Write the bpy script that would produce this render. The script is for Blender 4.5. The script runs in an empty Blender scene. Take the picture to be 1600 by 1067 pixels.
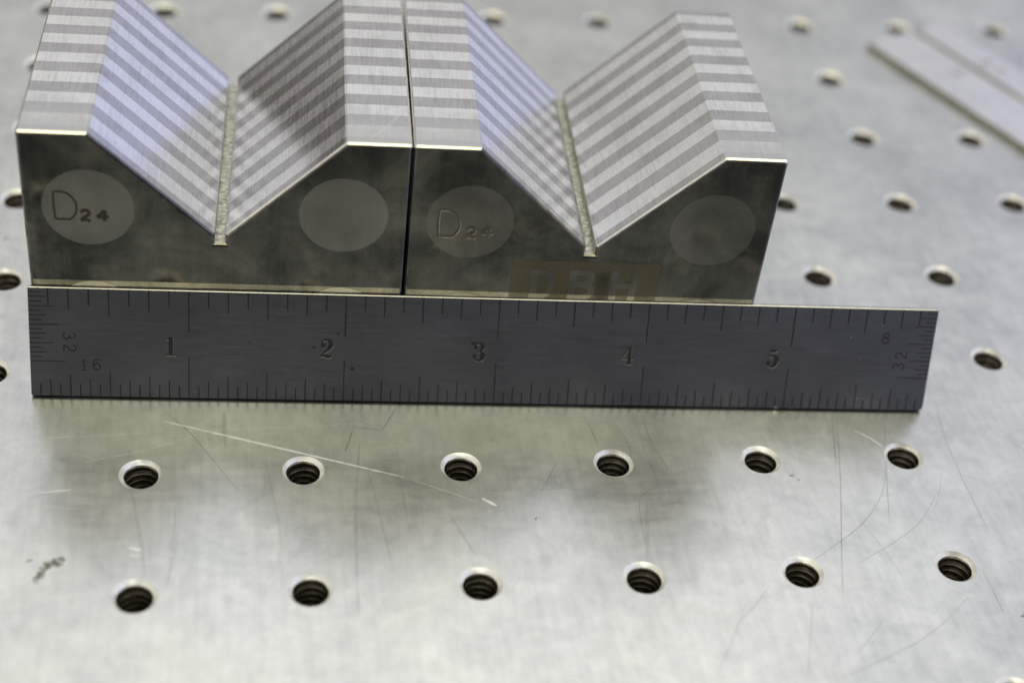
import bpy, bmesh, math, random
from mathutils import Vector, Matrix
# one Blender unit = one inch
S = bpy.context.scene
S.unit_settings.system = 'IMPERIAL'
S.unit_settings.scale_length = 0.0254
COL = S.collection
R = math.radians
random.seed(7)

# ------------------------------------------------------------------ camera
cd = bpy.data.cameras.new('camera')
cam = bpy.data.objects.new('camera', cd)
COL.objects.link(cam)
S.camera = cam
_x = Vector((0.985108, -0.139247, 0.100859))
_y = Vector((0.010239, 0.633077, 0.774021))
_z = Vector((-0.171632, -0.761462, 0.625075))
M = Matrix((_x, _y, _z)).transposed().to_4x4()
M.translation = Vector((0.560156, -6.389167, 7.095324))
cam.matrix_world = M
cd.sensor_width = 36.0
cd.lens = 56.7
cd.clip_start = 0.05
cd.clip_end = 500
cd.dof.use_dof = True
cd.dof.focus_distance = 10.35
cd.dof.aperture_fstop = 0.23

# ------------------------------------------------------------------ room light (procedural environment)
W = bpy.data.worlds.new('World')
S.world = W
W.use_nodes = True
wt = W.node_tree
for n in list(wt.nodes): wt.nodes.remove(n)
def wn(t, **k):
    n = wt.nodes.new(t)
    for a, b in k.items(): setattr(n, a, b)
    return n
tc = wn('ShaderNodeTexCoord')
sep = wn('ShaderNodeSeparateXYZ')
wt.links.new(tc.outputs['Generated'], sep.inputs[0])
def sstep(src, a, b):
    m = wn('ShaderNodeMapRange', interpolation_type='SMOOTHSTEP')
    wt.links.new(src, m.inputs['Value'])
    m.inputs['From Min'].default_value = a
    m.inputs['From Max'].default_value = b
    return m.outputs['Result']
def wmix(f, a, b):
    m = wn('ShaderNodeMix', data_type='RGBA')
    wt.links.new(f, m.inputs[0])
    for i, v in ((6, a), (7, b)):
        if isinstance(v, tuple): m.inputs[i].default_value = (*v, 1)
        else: wt.links.new(v, m.inputs[i])
    return m.outputs[2]
X, Y, Z = sep.outputs
def wmath(op, a, b):
    m = wn('ShaderNodeMath', operation=op)
    for i, v in enumerate((a, b)):
        if isinstance(v, (int, float)): m.inputs[i].default_value = v
        else: wt.links.new(v, m.inputs[i])
    return m.outputs[0]
c = wmix(sstep(Y, -0.15, 0.50), (0.030, 0.030, 0.034), (0.47, 0.46, 0.445))      # dim room in front, pale wall behind
c = wmix(sstep(X, 0.25, 0.75), c, (0.66, 0.69, 0.98))                           # bluish window side
c = wmix(sstep(X, -0.30, -0.60), c, (0.66, 0.64, 0.61))                         # pale wall on the left
low = wmath('SUBTRACT', 1.0, sstep(Z, 0.11, 0.20))
c = wmix(wmath('MULTIPLY', sstep(X, -0.30, -0.50), low), c, (0.055, 0.036, 0.034))   # with brown furniture low down
c = wmix(wmath('MULTIPLY', sstep(Z, 0.60, 0.75), sstep(Y, -0.2, -0.5)), c, (0.72, 0.78, 0.88))
Q = wmath('ADD', Z, wmath('MULTIPLY', Y, 0.42))
c = wmix(sstep(Q, 0.66, 1.10), c, (0.84, 0.835, 0.86))                          # lit ceiling towards the back
c = wmix(sstep(Z, 0.82, 0.96), c, (2.5, 2.38, 1.60))                           # yellowish tubes overhead
c = wmix(sstep(Z, -0.02, -0.3), c, (0.06, 0.06, 0.055))
bg = wn('ShaderNodeBackground')
wt.links.new(c, bg.inputs['Color'])
bg.inputs['Strength'].default_value = 1.0
wo = wn('ShaderNodeOutputWorld')
wt.links.new(bg.outputs[0], wo.inputs[0])

def area(name, loc, target, sx, sy, power, col):
    l = bpy.data.lights.new(name, 'AREA')
    l.shape = 'RECTANGLE'; l.size = sx; l.size_y = sy
    l.energy = power; l.color = col
    o = bpy.data.objects.new(name, l)
    COL.objects.link(o)
    o.location = loc
    o.rotation_euler = (Vector(target) - Vector(loc)).to_track_quat('-Z', 'Y').to_euler()
    return o
area('ceiling_lamp', (1, -30, 41), (2, 2, 0), 26, 11, 2000, (1.0, 0.94, 0.74))
area('rear_ceiling_lamp', (9, 34, 42), (2, 2, 0), 40, 14, 900, (0.93, 0.95, 1.0))

S.view_settings.view_transform = 'Standard'
S.view_settings.look = 'None'
S.view_settings.exposure = 0
S.view_settings.gamma = 1

# ------------------------------------------------------------------ helpers
def link(o, parent=None):
    COL.objects.link(o)
    if parent is not None: o.parent = parent
    return o
def build(name, bm, mats, parent=None, smooth=False, keep=False):
    me = bpy.data.meshes.new(name)
    if not keep: bmesh.ops.recalc_face_normals(bm, faces=bm.faces[:])
    bm.to_mesh(me); bm.free()
    if not isinstance(mats, (list, tuple)): mats = [mats]
    for m in mats: me.materials.append(m)
    if smooth:
        for p in me.polygons: p.use_smooth = True
    return link(bpy.data.objects.new(name, me), parent)
def empty(name, loc, rz=0):
    o = bpy.data.objects.new(name, None)
    o.empty_display_size = 0.2
    o.location = loc; o.rotation_euler = (0, 0, rz)
    return link(o)
def prism(bm, pts, f, g):
    """closed prism between the outlines f(pts) and g(pts)"""
    a = [bm.verts.new(f(p)) for p in pts]
    b = [bm.verts.new(g(p)) for p in pts]
    n = len(pts)
    bm.faces.new(a); bm.faces.new(b[::-1])
    for i in range(n): bm.faces.new((a[i], b[i], b[(i+1) % n], a[(i+1) % n]))
def smooth_path(pts, k=6, closed=False):
    out = []
    n = len(pts)
    for i in range(n - 1):
        p0 = pts[max(i-1, 0)]; p1 = pts[i]; p2 = pts[i+1]; p3 = pts[min(i+2, n-1)]
        for j in range(k):
            t = j / k
            out.append(tuple(0.5*((2*b) + (-a+cc)*t + (2*a-5*b+4*cc-d)*t*t + (-a+3*b-3*cc+d)*t**3)
                             for a, b, cc, d in zip(p0, p1, p2, p3)))
    out.append(tuple(pts[-1]))
    return out
def ribbon(bm, pts, h, w=None, tf=None, mat=0, base=0.0):
    """flat strip along pts (x, y[, width]); tf maps (x, y, height) to a point; has a small thickness"""
    tf = tf or (lambda x, y, z: (x, y, z))
    L = []
    for i, p in enumerate(pts):
        a = pts[max(i-1, 0)]; b = pts[min(i+1, len(pts)-1)]
        dx, dy = b[0]-a[0], b[1]-a[1]
        l = math.hypot(dx, dy) or 1
        ww = (p[2] if len(p) > 2 else w) / 2
        nx, ny = -dy/l*ww, dx/l*ww
        L.append(((p[0]+nx, p[1]+ny), (p[0]-nx, p[1]-ny)))
    top = [(bm.verts.new(tf(*a, h)), bm.verts.new(tf(*b, h))) for a, b in L]
    bot = [(bm.verts.new(tf(*a, base)), bm.verts.new(tf(*b, base))) for a, b in L]
    fs = []
    for i in range(len(L)-1):
        fs.append(bm.faces.new((top[i][0], top[i][1], top[i+1][1], top[i+1][0])))
        fs.append(bm.faces.new((bot[i][0], top[i][0], top[i+1][0], bot[i+1][0])))
        fs.append(bm.faces.new((top[i][1], bot[i][1], bot[i+1][1], top[i+1][1])))
    for i in (0, -1):
        fs.append(bm.faces.new((top[i][0], top[i][1], bot[i][1], bot[i][0])))
    for f in fs: f.material_index = mat
def disc(bm, cx, cy, r, h, tf, n=16, mat=0, base=0.0, jag=0, sq=1.0):
    pts = []
    for i in range(n):
        a = 2*math.pi*i/n
        rr = r*(1+random.uniform(-jag, jag))
        pts.append((cx+rr*math.cos(a), cy+rr*sq*math.sin(a)))
    t = [bm.verts.new(tf(x, y, h)) for x, y in pts]
    b = [bm.verts.new(tf(x, y, base)) for x, y in pts]
    f = bm.faces.new(t); f.material_index = mat
    for i in range(n):
        f = bm.faces.new((t[i], b[i], b[(i+1) % n], t[(i+1) % n])); f.material_index = mat

# ------------------------------------------------------------------ materials
class Mat:
    def __init__(s, name):
        s.m = bpy.data.materials.new(name); s.m.use_nodes = True
        s.t = s.m.node_tree; s.b = s.t.nodes['Principled BSDF']
        s.out = s.t.nodes['Material Output']
        g = s.t.nodes.new('ShaderNodeNewGeometry'); s.pos = g.outputs['Position']
        s.obj = s.t.nodes.new('ShaderNodeTexCoord').outputs['Object']
    def L(s, a, b): s.t.links.new(a, b)
    def N(s, t, **k):
        n = s.t.nodes.new(t)
        for a, b in k.items(): setattr(n, a, b)
        return n
    def noise(s, scale, detail=3, rough=0.5, stretch=(1, 1, 1), rot=0, src=None, dist=0):
        mp = s.N('ShaderNodeMapping'); mp.inputs['Scale'].default_value = stretch
        mp.inputs['Rotation'].default_value = (0, 0, rot)
        s.L(src or s.pos, mp.inputs['Vector'])
        n = s.N('ShaderNodeTexNoise'); s.L(mp.outputs[0], n.inputs['Vector'])
        n.inputs['Scale'].default_value = scale; n.inputs['Detail'].default_value = detail
        n.inputs['Roughness'].default_value = rough; n.inputs['Distortion'].default_value = dist
        return n.outputs['Fac']
    def rng(s, v, a, b, c, d):
        m = s.N('ShaderNodeMapRange'); s.L(v, m.inputs['Value'])
        for i, x in zip(('From Min', 'From Max', 'To Min', 'To Max'), (a, b, c, d)): m.inputs[i].default_value = x
        return m.outputs[0]
    def math(s, op, a, b=None):
        m = s.N('ShaderNodeMath', operation=op)
        for i, v in enumerate((a, b)):
            if v is None: continue
            if isinstance(v, (int, float)): m.inputs[i].default_value = v
            else: s.L(v, m.inputs[i])
        return m.outputs[0]
    def mix(s, f, a, b):
        m = s.N('ShaderNodeMix', data_type='RGBA')
        if isinstance(f, (int, float)): m.inputs[0].default_value = f
        else: s.L(f, m.inputs[0])
        for i, v in ((6, a), (7, b)):
            if isinstance(v, tuple): m.inputs[i].default_value = (*v, 1)
            else: s.L(v, m.inputs[i])
        return m.outputs[2]
    def set(s, color=None, metal=None, rough=None, **k):
        for nm, v in (('Base Color', color), ('Metallic', metal), ('Roughness', rough), *k.items()):
            if v is None: continue
            if isinstance(v, tuple): s.b.inputs[nm].default_value = (*v, 1)
            elif isinstance(v, (int, float)): s.b.inputs[nm].default_value = v
            else: s.L(v, s.b.inputs[nm])
        return s
    def bump(s, h, strength=0.1, dist=0.01):
        b = s.N('ShaderNodeBump'); b.inputs['Strength'].default_value = strength
        b.inputs['Distance'].default_value = dist
        s.L(h, b.inputs['Height']); s.L(b.outputs[0], s.b.inputs['Normal'])
        return s

# table: ground stainless skin, cloudy, finely scuffed
def mat_table():
    m = Mat('table_steel')
    cloud = m.noise(0.9, 5, 0.6, dist=0.6)
    fine = m.noise(9, 5, 0.65)
    grain = m.noise(160, 3, 0.7)
    lines = m.noise(22, 4, 0.6, stretch=(1, 0.09, 1), rot=0.12, dist=0.15)
    lines2 = m.noise(16, 4, 0.6, stretch=(0.16, 1, 1), rot=-0.55, dist=0.3)
    mid_ = m.noise(3.2, 6, 0.65, dist=1.2)
    v = m.math('ADD', m.math('MULTIPLY', cloud, 0.34), m.math('MULTIPLY', fine, 0.22))
    v = m.math('ADD', v, m.math('MULTIPLY', mid_, 0.34))
    v = m.math('ADD', v, m.math('MULTIPLY', grain, 0.12))
    v = m.math('ADD', v, m.math('MULTIPLY', lines, 0.20))
    col = m.mix(m.rng(v, 0.48, 0.74, 0, 1), (0.50, 0.515, 0.515), (0.755, 0.765, 0.745))
    # scattered tiny dark pits
    vor = m.N('ShaderNodeTexVoronoi'); vor.inputs['Scale'].default_value = 2.3
    m.L(m.pos, vor.inputs['Vector'])
    sp = m.rng(vor.outputs['Distance'], 0.012, 0.028, 1, 0)
    sp = m.math('MULTIPLY', sp, m.rng(m.noise(1.7, 2), 0.48, 0.56, 0, 1))
    col = m.mix(sp, col, (0.16, 0.15, 0.13))
    m.set(color=col, metal=1.0, rough=m.rng(m.math('ADD', m.math('MULTIPLY', cloud, 0.6), m.math('MULTIPLY', lines2, 0.4)), 0.35, 0.65, 0.255, 0.365))
    h = m.math('ADD', m.math('MULTIPLY', grain, 0.9), m.math('ADD', m.math('MULTIPLY', lines, 0.4), m.math('MULTIPLY', lines2, 0.10)))
    m.bump(h, 0.085, 0.004)
    return m.m
def mat_simple(name, col, metal, rough, var=0.08, scale=30, bump=0.05, stretch=(1, 1, 1)):
    m = Mat(name)
    n = m.noise(scale, 4, 0.6, stretch=stretch, src=m.obj)
    lo = tuple(max(0, c*(1-var)) for c in col); hi = tuple(min(1, c*(1+var)) for c in col)
    m.set(color=m.mix(m.rng(n, 0.3, 0.7, 0, 1), lo, hi), metal=metal, rough=m.rng(n, 0.3, 0.7, rough*0.9, rough*1.1))
    m.bump(n, bump, 0.003)
    return m.m
def mat_lam(name, lo, hi, rough):
    """ground lamination: cross-brushed grain along the block, blotches of handling wear"""
    m = Mat(name)
    grain = m.noise(60, 4, 0.7, stretch=(1, 0.07, 1), src=m.obj)
    blot = m.noise(4.5, 4, 0.6)
    dust = m.noise(190, 2, 0.6)
    v = m.math('ADD', m.math('MULTIPLY', grain, 0.50), m.math('MULTIPLY', blot, 0.42))
    v = m.math('ADD', v, m.math('MULTIPLY', dust, 0.22))
    col = m.mix(m.rng(v, 0.38, 0.62, 0, 1), lo, hi)
    vor = m.N('ShaderNodeTexVoronoi'); vor.inputs['Scale'].default_value = 5.5
    m.L(m.pos, vor.inputs['Vector'])
    sp = m.math('MULTIPLY', m.rng(vor.outputs['Distance'], 0.02, 0.05, 1, 0), m.rng(m.noise(3, 2), 0.5, 0.58, 0, 0.8))
    col = m.mix(sp, col, (0.12, 0.11, 0.10))
    sp_ = m.N('ShaderNodeSeparateXYZ'); m.L(m.obj, sp_.inputs[0])
    worn = m.math('MULTIPLY', m.rng(m.math('ADD', sp_.outputs[1], m.rng(blot, 0.3, 0.7, -0.08, 0.08)), 0.12, 0.44, 0.85, 0.0), m.rng(sp_.outputs[2], 1.825, 1.832, 0, 1))
    col = m.mix(worn, col, (0.64, 0.64, 0.635))
    m.set(color=col, metal=1.0, rough=m.rng(grain, 0.3, 0.7, rough*0.85, rough*1.15))
    m.bump(m.math('ADD', grain, m.math('MULTIPLY', dust, 0.4)), 0.09, 0.004)
    return m.m
def mat_face(name, lo, hi, rough, tint=(0.30, 0.26, 0.20)):
    """lapped front face: nearly mirror, with handling haze and rust bloom"""
    m = Mat(name)
    cloud = m.noise(2.2, 5, 0.6, dist=0.5)
    vert = m.noise(22, 3, 0.6, stretch=(1, 1, 0.06))
    dust = m.noise(140, 3, 0.6)
    v = m.math('ADD', m.math('MULTIPLY', cloud, 0.62), m.math('ADD', m.math('MULTIPLY', vert, 0.10), m.math('MULTIPLY', dust, 0.22)))
    col = m.mix(m.rng(v, 0.4, 0.62, 0, 1), lo, hi)
    col = m.mix(m.rng(m.noise(3.1, 3, 0.6, src=m.pos), 0.56, 0.72, 0, 0.6), col, tint)
    m.set(color=col, metal=1.0, rough=m.rng(cloud, 0.35, 0.65, rough*0.75, rough*1.25))
    m.bump(vert, 0.02, 0.003)
    return m.m
def mat_film(name, col, metal, rough, alpha, nz=(40, 0.35, 0.65)):
    """thin deposit or scratch: partly covers what is below"""
    m = Mat(name)
    n = m.noise(nz[0], 4, 0.7)
    m.set(color=col, metal=metal, rough=rough)
    f = m.rng(n, nz[1], nz[2], alpha*0.45, min(1, alpha*1.2))
    m.L(f, m.b.inputs['Alpha'])
    return m.m
M_table = mat_table()
M_sink = mat_simple('countersink_steel', (0.96, 0.94, 0.86), 0.45, 0.32, 0.10, 50, 0.15)
M_thread = mat_simple('shaded_thread_steel', (0.09, 0.08, 0.062), 1.0, 0.30, 0.3, 20, 0.05)  # shade inside the holes put into the dark thread colour
M_crest = mat_simple('lit_thread_crest', (0.55, 0.50, 0.40), 1.0, 0.33, 0.6, 12, 0.1)  # paler crests paint the light caught on the thread edges
M_light = mat_lam('bright_lamination', (0.70, 0.70, 0.70), (0.93, 0.93, 0.93), 0.26)
M_dark = mat_lam('dull_lamination', (0.41, 0.405, 0.405), (0.58, 0.575, 0.575), 0.24)
M_front = mat_face('lapped_face', (0.085, 0.083, 0.074), (0.245, 0.24, 0.21), 0.10)
M_plug = mat_face('plug_face', (0.24, 0.232, 0.208), (0.315, 0.305, 0.275), 0.17)
M_plug2 = mat_face('stained_plug_face', (0.17, 0.165, 0.145), (0.27, 0.26, 0.235), 0.15)
M_edge = mat_simple('ground_chamfer', (0.84, 0.82, 0.75), 1.0, 0.22, 0.1, 25, 0.1)
M_groove = mat_simple('relief_groove_steel', (0.50, 0.50, 0.45), 0.8, 0.45, 0.6, 30, 0.6)
M_stamp = mat_simple('stamped_recess', (0.055, 0.035, 0.028), 0.5, 0.45, 0.3, 60)
M_letter = mat_face('clean_steel_letter', (0.13, 0.126, 0.11), (0.26, 0.25, 0.22), 0.14)
M_faint = mat_simple('faint_stamped_recess', (0.13, 0.11, 0.09), 0.9, 0.35, 0.5, 22)
M_glint2 = mat_simple('stamp_glint', (0.42, 0.36, 0.26), 1.0, 0.30, 0.6, 18)
M_glint = mat_simple('lip_glint_and_nick_steel', (0.85, 0.80, 0.64), 1.0, 0.30, 0.2, 60)
M_tape = mat_film('tape_residue', (0.20, 0.165, 0.10), 0.85, 0.33, 0.50, (110, 0.3, 0.7))
M_smudge = mat_film('dark_residue', (0.05, 0.045, 0.035), 0.3, 0.5, 0.22, (18, 0.35, 0.6))
def mat_rule():
    m = Mat('satin_chrome')
    g = m.noise(70, 4, 0.7, stretch=(0.05, 1, 1), src=m.obj)
    c = m.noise(1.3, 4, 0.6, src=m.obj)
    d = m.noise(240, 2, 0.6, src=m.obj)
    v = m.math('ADD', m.math('MULTIPLY', g, 0.20), m.math('ADD', m.math('MULTIPLY', c, 0.5), m.math('MULTIPLY', d, 0.25)))
    col = m.mix(m.rng(v, 0.38, 0.62, 0, 1), (0.195, 0.198, 0.215), (0.275, 0.278, 0.305))
    m.set(color=col, metal=1.0, rough=m.rng(g, 0.3, 0.7, 0.33, 0.42))
    m.bump(m.math('ADD', m.math('MULTIPLY', g, 0.5), m.math('MULTIPLY', d, 0.5)), 0.05, 0.003)
    return m.m
M_rule = mat_rule()
M_ruleedge = mat_simple('rule_edge_steel', (0.66, 0.66, 0.66), 1.0, 0.30, 0.15, 30, 0.2)
M_ink_shade = mat_simple('etched_and_gap_shade_black', (0.010, 0.009, 0.010), 0.0, 0.6, 0.3, 60)
M_bscratch = mat_film('bright_scratch', (0.93, 0.95, 0.98), 1.0, 0.50, 0.75, (14, 0.2, 0.5))
M_dscratch = mat_film('dark_scratch', (0.16, 0.15, 0.13), 0.7, 0.5, 0.26, (9, 0.3, 0.7))
M_smear = mat_film('dull_smear', (0.36, 0.36, 0.37), 1.0, 0.45, 0.13, (5, 0.3, 0.7))
M_fineb = mat_film('fine_bright_scratch', (0.92, 0.92, 0.92), 1.0, 0.5, 0.5, (9, 0.3, 0.7))
M_fined = mat_film('fine_dark_scratch', (0.25, 0.25, 0.24), 0.8, 0.5, 0.25, (9, 0.3, 0.7))
M_dirt = mat_film('dirt_smudge', (0.17, 0.16, 0.115), 0.2, 0.7, 0.50, (28, 0.45, 0.60))
M_bar = mat_simple('matt_rule_steel', (0.76, 0.76, 0.77), 1.0, 0.32, 0.05, 6, 0.05)
M_barside = mat_simple('rule_side_steel', (0.36, 0.35, 0.28), 1.0, 0.40, 0.1, 6, 0.05)

# ------------------------------------------------------------------ table top with drilled 1-inch grid
X0, X1, Y0, Y1 = -8, 17, -4, 15       # hole indices (inclusive start, exclusive end)
HR = 0.132
def make_table():
    bm = bmesh.new()
    NS = 32
    g = {}
    def v(x, y, z=0):
        k = (round(x, 4), round(y, 4), z)
        if k not in g: g[k] = bm.verts.new((x, y, z))
        return g[k]
    sq = []
    for i in range(NS):
        a = 2*math.pi*(i+0.0)/NS
        cx, cy = math.cos(a), math.sin(a)
        s = 0.5/max(abs(cx), abs(cy))
        sq.append((cx*s, cy*s, cx*HR, cy*HR))
    for i in range(X0, X1):
        for j in range(Y0, Y1):
            for k in range(NS):
                a, b = sq[k], sq[(k+1) % NS]
                bm.faces.new((v(i+a[2], j+a[3]), v(i+a[0], j+a[1]), v(i+b[0], j+b[1]), v(i+b[2], j+b[3])))
    xa, xb, ya, yb = X0-.5, X1-.5, Y0-.5, Y1-.5
    # rounded-over rim and sides
    rim = [(xa, ya), (xb, ya), (xb, yb), (xa, yb)]
    ring = lambda o, z: [bm.verts.new((x+(o if x > 0 else -o), y+(o if y > 0 else -o), z)) for x, y in rim]
    last = ring(0, 0)
    for o, z in ((0.4, 0), (0.46, -0.02), (0.48, -0.08), (0.48, -2.2)):
        cur = ring(o, z)
        for i in range(4): bm.faces.new((last[i], cur[i], cur[(i+1) % 4], last[(i+1) % 4]))
        last = cur
    bm.faces.new(last)
    bmesh.ops.recalc_face_normals(bm, faces=bm.faces[:])
    o = build('table_top', bm, M_table, keep=True)
    # make sure the sheet faces up
    me = o.data
    if me.polygons[0].normal.z < 0:
        me.flip_normals()
    o['kind'] = 'structure'
    return o
table = make_table()
table['label'] = 'scratched grey steel table top drilled with a grid of threaded holes'

def hole_bm(bm, ox=0, oy=0):
    NS = 32
    prof = [(HR, 0.0, 0), (HR-.004, -0.0035, 0), (0.109, -0.0215, 0), (0.107, -0.024, 0)]
    z = -0.026; p = 0.05
    for t in range(7):
        prof += [(0.103, z, 2), (0.106, z-p*.10, 1), (0.124, z-p*.48, 1), (0.124, z-p*.56, 1), (0.106, z-p*.88, 2)]
        z -= p
    prof += [(0.103, z, 1), (0.103, -0.9, 1)]
    rings = []
    for r, z, t in prof:
        rings.append([])
        for i in range(NS):
            a = 2*math.pi*i/NS
            zz = z - (p*i/NS if t and z > -0.5 and z < -0.03 else 0)
            rings[-1].append(bm.verts.new((ox+r*math.cos(a), oy+r*math.sin(a), zz)))
    for k in range(len(rings)-1):
        for i in range(NS):
            f = bm.faces.new((rings[k][i], rings[k][(i+1) % NS], rings[k+1][(i+1) % NS], rings[k+1][i]))
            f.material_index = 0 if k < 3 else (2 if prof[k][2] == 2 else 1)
            f.smooth = True
    f = bm.faces.new(rings[-1]); f.material_index = 1
cells = [(i, j) for i in range(X0, X1) for j in range(Y0, Y1)]
cells.sort(key=lambda c: math.hypot(c[0]-3, c[1]-2.5))
variants = []
for q in range(5):
    bm = bmesh.new(); hole_bm(bm)
    ph = random.uniform(0, 6.28); wob = random.uniform(.0006, .0020)
    for v in bm.verts:                      # rims cut a little off-centre, with small chips
        rr = math.hypot(v.co.x, v.co.y); a = math.atan2(v.co.y, v.co.x)
        if v.co.z > -0.03 and v.co.z < -0.001 and rr > 0.1:
            k = 1 + (wob*math.cos(a-ph)*2 + random.uniform(-1, 1)*.0011)/rr
            v.co.x *= k; v.co.y *= k
        elif v.co.z < -0.04:
            v.co.x *= 1+random.uniform(-.006, .006)
    for f in bm.faces: f.normal_update()
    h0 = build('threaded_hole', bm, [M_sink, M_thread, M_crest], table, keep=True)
    if h0.data.polygons[0].normal.dot(Vector(h0.data.polygons[0].center) * -1) < 0: h0.data.flip_normals()
    variants.append(h0)
for n, (i, j) in enumerate(cells[:290]):
    if n < 5: h = variants[n]
    else:
        h = random.choice(variants).copy(); COL.objects.link(h); h.parent = table
    h.location = (i, j, 0)
    h.rotation_euler = (0, 0, random.uniform(-2.2, -1.0))      # thread starts on the near side
bm = bmesh.new()
for i, j in cells[290:]: hole_bm(bm, i, j)
o = build('threaded_holes', bm, [M_sink, M_thread, M_crest], table, keep=True)
o['kind'] = 'stuff'

# scratches and stains lying on the table
SC = {'bright': [(0.0165, [(0.126, 1.485), (0.429, 1.372), (1.03, 1.144), (1.622, 0.919)]), (0.005, [(-0.867, 1.334), (-0.09, 1.37), (1.541, 1.433), (2.706, 1.496)]), (0.0062, [(-0.35, 1.119), (0.073, 1.234), (0.409, 1.391)]), (0.0202, [(2.099, 0.712), (2.183, 0.641)]), (0.0234, [(-0.038, 0.378), (0.029, 0.36)]), (0.0155, [(-0.036, 0.321), (0.023, 0.309)]), (0.0098, [(4.735, 1.265), (4.829, 1.172), (4.9, 1.069)]), (0.0052, [(4.117, 1.169), (4.333, 1.062), (4.519, 0.938)]), (0.0052, [(4.868, 0.774), (5.139, 0.295), (5.437, -0.05)]), (0.0062, [(4.432, 0.242), (4.749, -0.071), (5.28, -0.436)]), (0.0056, [(5.422, 1.537), (5.689, 1.383), (5.914, 1.114)]), (0.0043, [(2.573, 1.48), (2.742, 1.45), (2.937, 1.317)]), (0.0049, [(1.622, 0.919), (1.892, 0.777), (2.044, 0.691)]), (0.0081, [(-0.597, 0.858), (-0.411, 0.879)]), (0.0048, [(-0.812, 0.768), (-0.363, 0.713)])],
 'dark': [(0.0126, [(1.338, 1.389), (1.301, 1.255), (1.27, 1.16)]), (0.0094, [(1.639, 1.594), (1.578, 1.463), (1.523, 1.359)]), (0.0042, [(1.523, 1.359), (1.433, 1.38), (1.35, 1.388)]), (0.0086, [(2.903, 1.394), (2.915, 1.293), (2.928, 1.174)]), (0.0053, [(4.843, 0.927), (4.732, 0.659), (4.527, 0.406), (4.248, 0.194), (4.051, 0.068)]), (0.0048, [(5.117, 0.657), (4.918, 0.407), (4.684, 0.231), (4.372, 0.053)]), (0.0051, [(5.417, 1.524), (5.359, 1.195), (5.335, 0.818), (5.333, 0.344)]), (0.0072, [(4.619, 1.412), (4.54, 1.093), (4.492, 0.908)]), (0.0072, [(4.651, 1.411), (4.486, 0.787), (4.302, 0.165), (4.181, -0.252)]), (0.0054, [(5.001, -0.241), (4.677, -0.504), (4.382, -0.659), (3.972, -0.834)]), (0.0052, [(3.277, 1.48), (3.296, 1.194), (3.354, 0.917)]), (0.0043, [(3.079, 1.377), (3.132, 1.199), (3.123, 1.003)]), (0.0066, [(2.628, 1.02), (2.556, 0.886), (2.481, 0.755)]), (0.0054, [(4.997, 1.401), (4.858, 0.958), (4.688, 0.371)]), (0.0047, [(3.532, -0.32), (3.393, -0.557), (3.253, -0.783)]), (0.0048, [(3.758, -0.103), (3.63, -0.25), (3.497, -0.378)]), (0.0051, [(0.123, 1.596), (0.309, 1.346), (0.605, 0.813)]), (0.0039, [(0.243, 0.555), (0.218, 0.295), (0.186, 0.085)]), (0.0052, [(4.384, -0.414), (4.148, -0.646)]), (0.004, [(4.008, -0.192), (3.793, -0.814)]), (0.005, [(5.164, -0.037), (5.167, -0.404)]), (0.0059, [(-1.051, 3.753), (-1.019, 3.511), (-0.987, 3.447)]), (0.0041, [(3.258, 0.772), (3.108, 0.662), (3.061, 0.274)])],
 'smear': [(0.0249, [(1.37, 1.253), (1.304, 0.62), (1.265, -0.203)]), (0.0163, [(1.405, 0.984), (1.464, 0.45), (1.492, 0.134)]), (0.0164, [(0.767, 1.094), (0.823, 0.639), (0.845, 0.37)]), (0.0159, [(0.222, 0.663), (0.202, 0.347), (0.186, 0.07)]), (0.0243, [(-0.051, 0.894), (0.033, 0.354), (0.054, 0.151)]), (0.0202, [(1.607, 0.833), (1.619, 0.444)]), (0.0286, [(3.138, 0.604), (3.044, 0.114)]), (0.0199, [(1.872, 0.597), (2.005, 0.214)]), (0.0254, [(0.511, 1.586), (0.517, 1.22)])]}
def in_hole(x, y, m=0.0):
    return math.hypot(x-round(x), y-round(y)) < HR + 0.006 + m
def split_runs(pts):
    run = []
    for p in pts:
        if in_hole(p[0], p[1], p[2]/2 if len(p) > 2 else 0):
            if len(run) > 1: yield run
            run = []
        else: run.append(p)
    if len(run) > 1: yield run
hz = 0.0006
for kind, mt, nm in (('smear', M_smear, 'smear'), ('bright', M_bscratch, 'scratch'), ('dark', M_dscratch, 'scratch')):
    for w, pts in SC[kind]:
        P = smooth_path(pts, 14)
        n = len(P)
        # tapered ends, slightly uneven width
        P = [(x, y, max(w*0.12, w*math.sin(math.pi*min(1, max(0.02, i/(n-1))))**0.45 * random.uniform(0.75, 1.15))) for i, (x, y) in enumerate(P)]
        bm = bmesh.new()
        for run in split_runs(P): ribbon(bm, run, hz)
        hz += 0.00003
        m_ = M_fineb if (kind == 'bright' and w < 0.0075) else mt
        if bm.verts: build(nm, bm, m_, table)
        else: bm.free()
for nm, mt, cnt in (('fine_bright_scratches', M_fineb, 480), ('fine_dark_scratches', M_fined, 60)):
    bm = bmesh.new()
    for k in range(cnt):
        x, y = random.uniform(-3, 9), random.uniform(-2.5, 8)
        if nm[5] == 'b':
            a = random.gauss(-0.35, 0.5); l = random.choice((0.03, 0.06, 0.12, 0.35))*random.uniform(.6, 1.6)
        else:
            a = random.gauss(1.55, 0.35); l = random.uniform(0.08, 0.9)
        bend = random.uniform(-0.5, 0.5)
        w = random.uniform(0.0022, 0.0048)
        P = []
        for i in range(9):
            P.append((x, y, w*(0.25+0.75*math.sin(math.pi*i/8))))
            x += math.cos(a)*l/8; y += math.sin(a)*l/8; a += bend/8
        for run in split_runs(P): ribbon(bm, run, 0.0004+0.0002*k/cnt)
    o = build(nm, bm, mt, table); o['kind'] = 'stuff'
tf0 = lambda x, y, z: (x, y, z)
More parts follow.
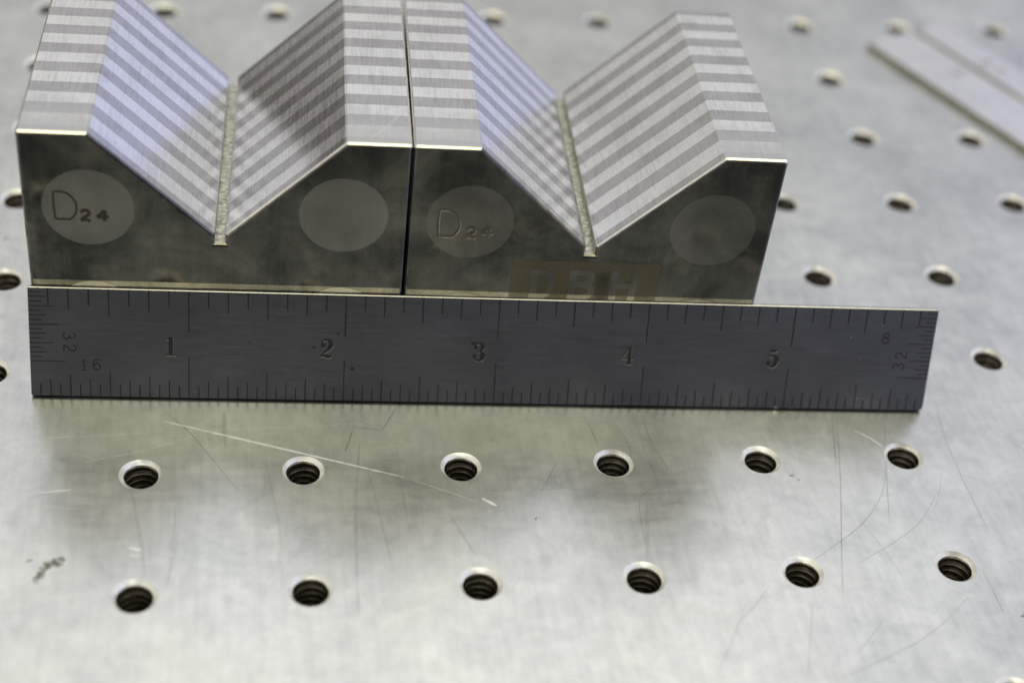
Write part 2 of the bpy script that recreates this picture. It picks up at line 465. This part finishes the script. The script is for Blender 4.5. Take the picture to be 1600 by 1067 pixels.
def stain(spots, mt=M_dirt, n=12):
    bm = bmesh.new()
    k = 0
    for x, y, r, q in spots:
        for i in range(n):
            a = random.uniform(0, 6.28); d = r*random.random()**0.7
            disc(bm, x+d*math.cos(a), y+d*q*math.sin(a), r*random.uniform(0.12, 0.42), 0.0018+k*0.00003, tf0, 9, jag=0.35, sq=q); k += 1
    return build('stain', bm, mt, table)
stain([(-0.49, 0.25, 0.050, 0.9), (-0.45, 0.28, 0.045, 0.7), (-0.53, 0.20, 0.035, 1.0), (-0.55, 0.15, 0.02, 1.3), (-0.60, 0.30, 0.014, 0.8), (-0.42, 0.31, 0.02, 0.9)])
stain([(2.42, 0.52, 0.018, 1.0)], n=6)
stain([(4.17, 0.84, 0.02, 0.5), (4.20, 0.80, 0.014, 0.7)], n=5)
stain([(5.33, -0.39, 0.03, 0.8), (5.28, -0.42, 0.018, 0.7)], n=8)
stain([(-1.03, 3.50, 0.03, 0.9)], n=6)

# ------------------------------------------------------------------ V blocks
BW, BH, VX0, VX1, GC, GH, GZ = 2.345, 1.835, 0.418, 1.943, 1.1815, 0.034, 1.06
ZB = BH - (GC-GH-VX0)*0.965
CUTS = [0, .085, .220, .345, .465, .587, .710, .830, .950, 1.070, 1.190, 1.310, 1.430, 1.545, 1.655, 1.765, 1.880, 1.965]
ANG = R(-2.9)
def profile(c=0.012):
    """outline in x, z with small chamfers on the long convex edges, base centre first"""
    d = c*0.7
    return [(c, 0), (BW-c, 0), (BW, c), (BW, BH-c), (BW-c, BH), (VX1+c*.7, BH), (VX1-d*.6, BH-d*.75),
            (GC+GH, ZB), (GC+GH, GZ), (GC-GH, GZ), (GC-GH, ZB),
            (VX0+d*.6, BH-d*.75), (VX0-c*.7, BH), (c, BH), (0, BH-c), (0, c)]
def inset(pts, w):
    """offset the outline inwards (pts run counter-clockwise in x, z)"""
    n = len(pts); out = []
    for i in range(n):
        a, b, cc = pts[i-1], pts[i], pts[(i+1) % n]
        def nrm(p, q):
            dx, dz = q[0]-p[0], q[1]-p[1]; l = math.hypot(dx, dz); return (-dz/l, dx/l)
        n1, n2 = nrm(a, b), nrm(b, cc)
        k = 1+n1[0]*n2[0]+n1[1]*n2[1]
        out.append((b[0]+w*(n1[0]+n2[0])/k, b[1]+w*(n1[1]+n2[1])/k))
    return out
def lam_mesh(i):
    bm = bmesh.new()
    P = profile()
    y0, y1 = CUTS[i], CUTS[i+1]
    w = 0.019
    rings = []
    if i == 0: rings = [(inset(P, w), y0), (inset(P, w*.45), y0+w*.22), (P, y0+w*.9), (P, y1)]
    elif i == len(CUTS)-2: rings = [(P, y0), (P, y1-w), (inset(P, w), y1)]
    else: rings = [(P, y0), (P, y1)]
    V = [[bm.verts.new((x, y, z)) for x, z in pp] for pp, y in rings]
    n = len(P)
    f = bm.faces.new(V[0]); f.material_index = 2 if i == 0 else 0
    bm.faces.new(V[-1][::-1])
    for k in range(len(V)-1):
        for j in range(n):
            f = bm.faces.new((V[k][j], V[k+1][j], V[k+1][(j+1) % n], V[k][(j+1) % n]))
            if i == 0 and k < 2: f.material_index = 3 if j in (3, 4, 5, 6, 12, 13) else 2  # bright steel where chamfers catch light, dark elsewhere: lighting put into the materials
            elif j in (7, 8, 9): f.material_index = 1      # relief groove walls and floor
            elif j in (2, 3-1) or j in (3, 13): f.material_index = 3 if j in (3, 13) else 0
    return bm
def tf_face(x, z, h): return (x, -h, z)       # drawing on the front face
def stamped(parent, glint):
    """D 24 struck into the upper left plug"""
    m_main = M_faint if glint else M_stamp
    def obj(name, strokes, w, dx=0, dz=0):
        bm = bmesh.new()
        k = 0.0030
        ox, oz = (dx, dz) if glint else (0, 0)
        for s in strokes:
            P = smooth_path(s, 6) if len(s) > 2 else s
            if glint: ribbon(bm, [(x+ox+.006, z+oz-.009, w*.9) for x, z in P], k-0.0006, tf=tf_face, mat=1, base=.001)  # paler offset strokes paint the glint beside the stamp
            ribbon(bm, [(x+ox, z+oz, w) for x, z in P], k, tf=tf_face, base=.001); k += 0.00015
        return build(name, bm, [m_main, M_glint2], parent)
    a = obj('stamped_letter', [[(.188, 1.418), (.186, 1.32), (.190, 1.218)], [(.188, 1.418), (.24, 1.418), (.285, 1.395), (.318, 1.34), (.316, 1.27), (.285, 1.222), (.262, 1.216)], [(.190, 1.218), (.225, 1.216), (.262, 1.216)]], .013, -.004, -.037)
    b = obj('stamped_digit', [[(.346, 1.268), (.356, 1.284), (.376, 1.288), (.394, 1.272), (.388, 1.252), (.362, 1.232), (.344, 1.212)], [(.342, 1.213), (.366, 1.218), (.398, 1.208)]], .022, .024, -.034)
    cc = obj('stamped_digit', [[(.486, 1.290), (.462, 1.262), (.440, 1.240)], [(.440, 1.238), (.478, 1.240), (.512, 1.242)], [(.490, 1.286), (.486, 1.246), (.484, 1.210)]], .021, .022, -.028)
    return a, b, cc
def make_block():
    root = empty('vee_block', (0, 0, 0))
    nl = len(CUTS)-1
    for i in range(nl):
        m = M_dark if i % 2 == 0 else M_light
        build('lamination', lam_mesh(i), [m, M_groove, M_front, M_edge], root)
    first = None
    for cx, cz in ((.391, 1.308), (1.945, 1.308), (.391, .47), (1.945, .47)):
        if first is None:
            bm = bmesh.new(); disc(bm, 0, 0, .277, .0014, tf_face, 64, base=0.0002)
            # slightly domed rim step so the plug reads as an inlay
            first = build('inlaid_plug', bm, M_plug, root); p = first
        else:
            p = first.copy(); COL.objects.link(p); p.parent = root
        p.location = (cx, 0, cz)
    return root
A0 = Vector((-0.6994, 2.0136, 0))
U = Vector((math.cos(ANG), math.sin(ANG), 0))
blk = make_block()
blk.location = A0 + U*0.018; blk.rotation_euler = (0, 0, ANG)
def copy_tree(o, parent=None):
    c = o.copy(); COL.objects.link(c); c.parent = parent
    for ch in o.children: copy_tree(ch, c)
    return c
blk2 = copy_tree(blk)
blk2.location = A0 + U*2.3725 + Vector((0, -0.003, 0)); blk2.rotation_euler = (0, 0, ANG - R(0.25))
GRP = 'laminated magnetic vee blocks standing side by side'
for ch in blk2.children:                     # the right block's plugs are darker with handling
    if ch.name.startswith('inlaid_plug'):
        ch.material_slots[0].link = 'OBJECT'
        ch.material_slots[0].material = M_plug2
        ch.location.z -= .016; ch.location.x -= .006 if ch.location.x < 1 else -.008
for b_, lb in ((blk, 'left striped steel vee block with D 24 stamped in dark strokes on its front'),
               (blk2, 'right striped steel vee block with brown DBH tape residue along its front')):
    b_['label'] = lb; b_['category'] = 'vee block'; b_['group'] = GRP
stamped(blk, False); stamped(blk2, True)
# brown tape residue with clean stencilled letters, right block (u, z on the face)
def residue(parent):
    bm = bmesh.new()
    x0, x1, z0, z1 = .685, 1.665, .66, 1.012
    NX = 24
    pts = [(x0, z0)] + [(x1, z0)] + [(x1+random.uniform(-.006, .006), z0+(z1-z0)*k/6) for k in range(1, 6)] + [(x1-.01, z1)] + \
          [(x1+(x0-x1)*k/NX, z1+random.uniform(-.005, .005)) for k in range(1, NX)] + [(x0, z1)]
    f = bm.faces.new([bm.verts.new((x, -.0012, z)) for x, z in pts])
    o = build('tape_residue', bm, M_tape, parent)
    if o.data.polygons[0].normal.y > 0: o.data.flip_normals()
    LET = {'D': [[(.14, .98), (.14, .02)], [(.14, .90), (.45, .90), (.76, .78), (.86, .50), (.76, .22), (.45, .10), (.14, .10)]],
           'B': [[(.14, .98), (.14, .02)], [(.14, .90), (.50, .90), (.80, .82), (.80, .64), (.50, .54), (.14, .54)], [(.14, .52), (.52, .52), (.86, .42), (.86, .20), (.52, .10), (.14, .10)]],
           'H': [[(.14, 1), (.14, 0)], [(.86, 1), (.86, 0)], [(.14, .52), (.86, .52)]]}
    for ch, xa, xb in (('D', .817, .978), ('B', 1.072, 1.242), ('H', 1.346, 1.522)):
        bm = bmesh.new()
        for k, st in enumerate(LET[ch]):
            P = [(xa+(xb-xa)*x, .700+.247*y) for x, y in st]
            if len(P) > 2: P = smooth_path(P, 5)
            ribbon(bm, P, .0022+k*.00025, w=.046, tf=tf_face, base=.0013)
        build('stencilled_letter', bm, M_letter, parent)
    bm = bmesh.new()
    disc(bm, 1.295, .90, .05, .0016, tf_face, 18, jag=.15, base=.0013)
    ribbon(bm, [(1.29, .67, .07), (1.295, .78, .08), (1.29, .90, .09)], .0018, tf=tf_face, base=.0013)
    build('dark_smudge', bm, M_smudge, parent)
residue(blk2)

bm = bmesh.new()
ribbon(bm, smooth_path([(2.09, .06, .010), (2.20, .22, .026), (2.325, .44, .012)], 8), BH+.0008, base=BH-.001)
build('scratch', bm, mat_film('pale_scuff', (0.86, 0.86, 0.88), 1.0, 0.42, 0.45, (12, 0.3, 0.7)), blk)

# ------------------------------------------------------------------ the 6 inch rule leaning on the blocks
RL, RW, RT = 6.0, 0.742, 0.046
lean = math.asin(0.232/RW)
rule = empty('steel_rule', (-0.712, 1.7385, 0.0146), R(-2.92))
rule['label'] = 'six inch steel rule with black graduations leaning against the two vee blocks'
rule['category'] = 'ruler'
Rm = Matrix.Rotation(-lean, 3, 'X')
def rt(u, v, h):
    """u along, v up the face, h out of the face"""
    p = Rm @ Vector((0, -h, v))
    return (u, p.y, p.z)
def rule_body():
    bm = bmesh.new()
    r = .018; P = []
    for cx, cy, a0 in ((r, r, 180), (RL-.03, .03, 270), (RL-.008, RW-.008, 0), (.008, RW-.008, 90)):
        rr = .03 if cx > 5.9 and cy < .1 else (r if cx < 1 and cy < .1 else .008)
        for k in range(5):
            a = R(a0+90*k/4); P.append((cx+rr*math.cos(a), cy+rr*math.sin(a)))
    e = .0035
    n = len(P)
    cxm, cym = RL/2, RW/2
    ins = [(x+(e if x < cxm else -e), y+(e if y < cym else -e)) for x, y in P]
    V = [[bm.verts.new((x, -h, y)) for x, y in pp] for pp, h in ((ins, 0), (P, -e), (P, -RT+e), (ins, -RT))]
    f = bm.faces.new(V[0]); bm.faces.new(V[-1][::-1])
    for k in range(3):
        for j in range(n):
            q = bm.faces.new((V[k][j], V[k+1][j], V[k+1][(j+1) % n], V[k][(j+1) % n])); q.material_index = 2 if (P[j][1] < .02 and P[(j+1) % n][1] < .02) else 1  # bottom edge black: shade of the contact gap put into its colour
    return bm
body = build('rule_body', rule_body(), [M_rule, M_ruleedge, M_ink_shade], rule)
body.rotation_euler = (-lean, 0, 0)
def marks(name, lines, w=.0085):
    bm = bmesh.new()
    for k, ((a, b), (c_, d)) in enumerate(lines):
        ww = w*random.uniform(.85, 1.1)
        dx, dy = c_-a, d-b; l = math.hypot(dx, dy); nx, ny = -dy/l*ww/2, dx/l*ww/2
        q = [(a+nx, b+ny), (a-nx, b-ny), (c_-nx*.8, d-ny*.8), (c_+nx*.8, d+ny*.8)]
        t = [bm.verts.new(rt(*p, .0009)) for p in q]; o_ = [bm.verts.new(rt(*p, -.001)) for p in q]
        bm.faces.new(t)
        for i in range(4): bm.faces.new((t[i], o_[i], o_[(i+1) % 4], t[(i+1) % 4]))
    o = build(name, bm, M_ink_shade, rule); o['kind'] = 'stuff'
    return o
def L8(k): return .288 if k % 8 == 0 else .186 if k % 4 == 0 else .148 if k % 2 == 0 else .116
marks('eighth_inch_scale', [((k/8, RW-.004), (k/8, RW-L8(k))) for k in range(1, 48)], .0098)
def L16(k): return .292 if k % 16 == 0 else .182 if k % 8 == 0 else .154 if k % 4 == 0 else .122 if k % 2 == 0 else .088
marks('sixteenth_inch_scale', [((k/16, .004), (k/16, L16(k))) for k in range(1, 96)], .0088)
def L32(k): return .222 if k == 16 else .188 if k == 8 else .148 if k % 4 == 0 else .112 if k % 2 == 0 else .082
for side in (0, 1):
    s = lambda u: RL-u if side else u
    marks('end_scale', [((s(.006), RW-k/32), (s(L32(k)), RW-k/32)) for k in range(1, 17)], .0075)
def glyph(name, strokes, cx, cy, sx, sy, rot=0, dots=(), lip_glint=True, h0=.0011):
    """strokes: points (x, y, width) in a 1 x 1 box centred on 0; dots (x, y, r)"""
    bm = bmesh.new()
    ca, sa = math.cos(rot), math.sin(rot)
    def tfm(x, y, ox=0, oy=0):
        X_, Y_ = x*sx, y*sy
        return (cx+X_*ca-Y_*sa+ox, cy+X_*sa+Y_*ca+oy)
    k = 0
    for s_ in strokes:
        P = smooth_path(s_, 7) if len(s_) > 2 else s_
        if lip_glint:
            q = [(*tfm(x, y, .002, -.0055), w*sx) for x, y, w in P]
            ribbon(bm, q, h0-.0004+k*.00003, tf=rt, mat=1, base=-.001)  # pale offset copy paints a glint along the numeral's lower edge
        q = [(*tfm(x, y), w*sx) for x, y, w in P]
        ribbon(bm, q, h0+k*.00006, tf=rt, base=-.001); k += 1
    for x, y, r in dots:
        u, v = tfm(x, y); disc(bm, u, v, r*sx, h0+k*.00006, rt, 16, base=-.001); k += 1
    return build(name, bm, [M_ink_shade, M_glint], rule)
SER = {
 1: ([[(.03, .47, .26), (.03, 0, .26), (.03, -.47, .26)], [(-.24, .36, .05), (-.10, .39, .06), (.0, .47, .10)], [(-.26, -.48, .07), (.0, -.475, .09), (.30, -.48, .07)]], []),
 2: ([[(-.30, .27, .08), (-.24, .42, .10), (-.02, .49, .12), (.20, .41, .24), (.27, .24, .30), (.18, .04, .24), (-.04, -.14, .13), (-.24, -.30, .08), (-.36, -.44, .06)],
      [(-.36, -.42, .10), (-.16, -.36, .16), (.08, -.42, .22), (.26, -.40, .12), (.34, -.24, .05)]], [(-.22, .22, .15)]),
 3: ([[(-.26, .32, .07), (-.16, .44, .10), (.02, .48, .12), (.19, .38, .25), (.20, .20, .25), (.06, .06, .10), (-.06, .03, .06)],
      [(-.06, .03, .06), (.10, .02, .10), (.25, -.12, .28), (.22, -.34, .28), (.02, -.47, .13), (-.20, -.42, .10), (-.32, -.28, .08)]], [(-.22, .27, .12), (-.27, -.22, .13)]),
 4: ([[(.14, .49, .20), (.14, 0, .20), (.14, -.46, .20)], [(.10, .49, .06), (-.16, .10, .06), (-.42, -.22, .06)], [(-.42, -.21, .05), (0, -.21, .05), (.42, -.21, .05)], [(-.10, -.48, .07), (.14, -.475, .09), (.36, -.48, .07)]], []),
 5: ([[(-.20, .44, .15), (.05, .41, .20), (.28, .48, .09)], [(-.20, .46, .06), (-.22, .25, .06), (-.24, .06, .06)],
      [(-.24, .06, .06), (-.06, .15, .12), (.18, .06, .26), (.26, -.14, .32), (.16, -.38, .24), (-.04, -.48, .11), (-.24, -.42, .09), (-.32, -.28, .08)]], [(-.26, -.24, .14)]),
}
for n in range(1, 6):
    st, dt = SER[n]
    if n in (1, 4): st = [s if i else s for i, s in enumerate(st)]
    glyph('numeral', st, n-.118, .362+(.004 if n > 1 else 0), .105, .128, dots=dt)
SAN = {'1': [[(-.18, .30, .12), (-.02, .38, .12), (.0, .5, .12)], [(0, .5, .12), (0, 0, .12), (0, -.5, .12)], [(-.28, -.5, .11), (0, -.5, .11), (.28, -.5, .11)]],
 '6': [[(.28, .42, .11), (.08, .50, .12), (-.20, .38, .12), (-.34, .06, .12), (-.32, -.26, .12), (-.1, -.49, .12), (.18, -.46, .12), (.33, -.22, .12), (.22, .02, .12), (-.02, .08, .12), (-.26, -.06, .12)]],
 '3': [[(-.30, .32, .11), (-.1, .49, .12), (.18, .44, .12), (.27, .24, .12), (.12, .05, .12), (-.06, .03, .12)], [(-.06, .03, .12), (.2, -.03, .12), (.33, -.24, .12), (.18, -.46, .12), (-.12, -.49, .12), (-.34, -.30, .11)]],
 '2': [[(-.30, .26, .11), (-.18, .46, .12), (.08, .50, .12), (.29, .30, .12), (.20, .04, .12), (-.12, -.24, .12), (-.32, -.48, .12)], [(-.33, -.49, .12), (0, -.49, .12), (.34, -.49, .12)]],
 '8': [[(0, .03, .12), (-.24, .14, .12), (-.24, .38, .12), (0, .50, .12), (.24, .38, .12), (.24, .14, .12), (0, .03, .12)], [(0, .03, .12), (-.30, -.10, .12), (-.30, -.38, .12), (0, -.50, .12), (.30, -.38, .12), (.30, -.10, .12), (0, .03, .12)]]}
def small(ch, u, v, rot=0, s=.076):
    glyph('small_numeral', SAN[ch], u, v, s*.86, s, rot, lip_glint=False, h0=.0008)
small('1', .338, .222); small('6', .418, .224)
small('3', .250, .418, R(-90)); small('2', .252, .334, R(-90))
small('8', 5.655, .530, R(0)); small('3', 5.775, .325, R(90)); small('2', 5.782, .408, R(90))
bm = bmesh.new()
for u, v, r in ((1.955, .472, .008), (1.800, .375, .009), (2.052, .228, .012), (1.385, .40, .006), (2.842, .425, .013), (3.27, .40, .004), (3.48, .375, .004), (1.43, .50, .004)):
    disc(bm, u, v, r, .0010, rt, 12, base=-.001, jag=.2)
build('pit_marks', bm, M_ink_shade, rule)['kind'] = 'stuff'
bm = bmesh.new()
for u, v, r in ((5.41, .53, .006), (5.52, .08, .006), (5.56, .082, .007), (5.16, .035, .005), (4.95, .006, .014), (5.06, .006, .008), (5.5, .38, .004), (5.62, .62, .005), (4.4, .25, .004), (4.15, .28, .003), (3.9, .11, .004)):
    disc(bm, u, v, r, .0012, rt, 9, base=-.001, jag=.35, sq=.45)
build('nicks', bm, M_glint, rule)['kind'] = 'stuff'

# ------------------------------------------------------------------ second flat rule lying behind, out of focus
d_ = Vector((.8580, -1.7824)).normalized()
ang2 = math.atan2(d_.y, d_.x)
bar = empty('flat_rule', (6.555, 6.599, 0), ang2)
bar['label'] = 'blurred flat steel rule lying diagonally on the table at the upper right'
bar['category'] = 'ruler'
bm = bmesh.new()
T2, W2, L2 = .062, 1.0, 7.5
sec = [(0, 0.002), (0, T2-.004), (.004, T2), (.560, T2), (.572, T2-.022), (.625, T2-.022), (.637, T2), (W2-.004, T2), (W2, T2-.004), (W2, .002)]
a = [bm.verts.new((0, y, z)) for y, z in sec]; b = [bm.verts.new((L2, y, z)) for y, z in sec]
bm.faces.new(a); bm.faces.new(b[::-1])
for i in range(len(sec)):
    j = (i+1) % len(sec)
    f = bm.faces.new((a[i], b[i], b[j], a[j])); f.material_index = 1 if i in (0, 3, 4, 5, 8) else 0
build('rule_body', bm, [M_bar, M_barside], bar)
tfb = lambda x, y, z: (x, y, z)
for dg, u, v, sc in (('3', .80, .40, .10), ('2', .77, .80, .12), ('4', .94, .82, .12)):
    bm = bmesh.new(); k = 0
    for st in ([[(-.3, -.2, 0), (.3, -.2, 0)], [(.1, .5, 0), (-.3, -.2, 0)], [(.1, .4, 0), (.1, -.5, 0)]] if dg == '4' else SAN[dg]):
        P = smooth_path(st, 4) if len(st) > 2 else st
        ribbon(bm, [(u+x*sc*.8, v+y*sc, sc*.2) for x, y, w in P], T2+.0012+k*.0002, tf=tfb, base=T2-.001); k += 1
    build('engraved_numeral', bm, M_barside, bar)
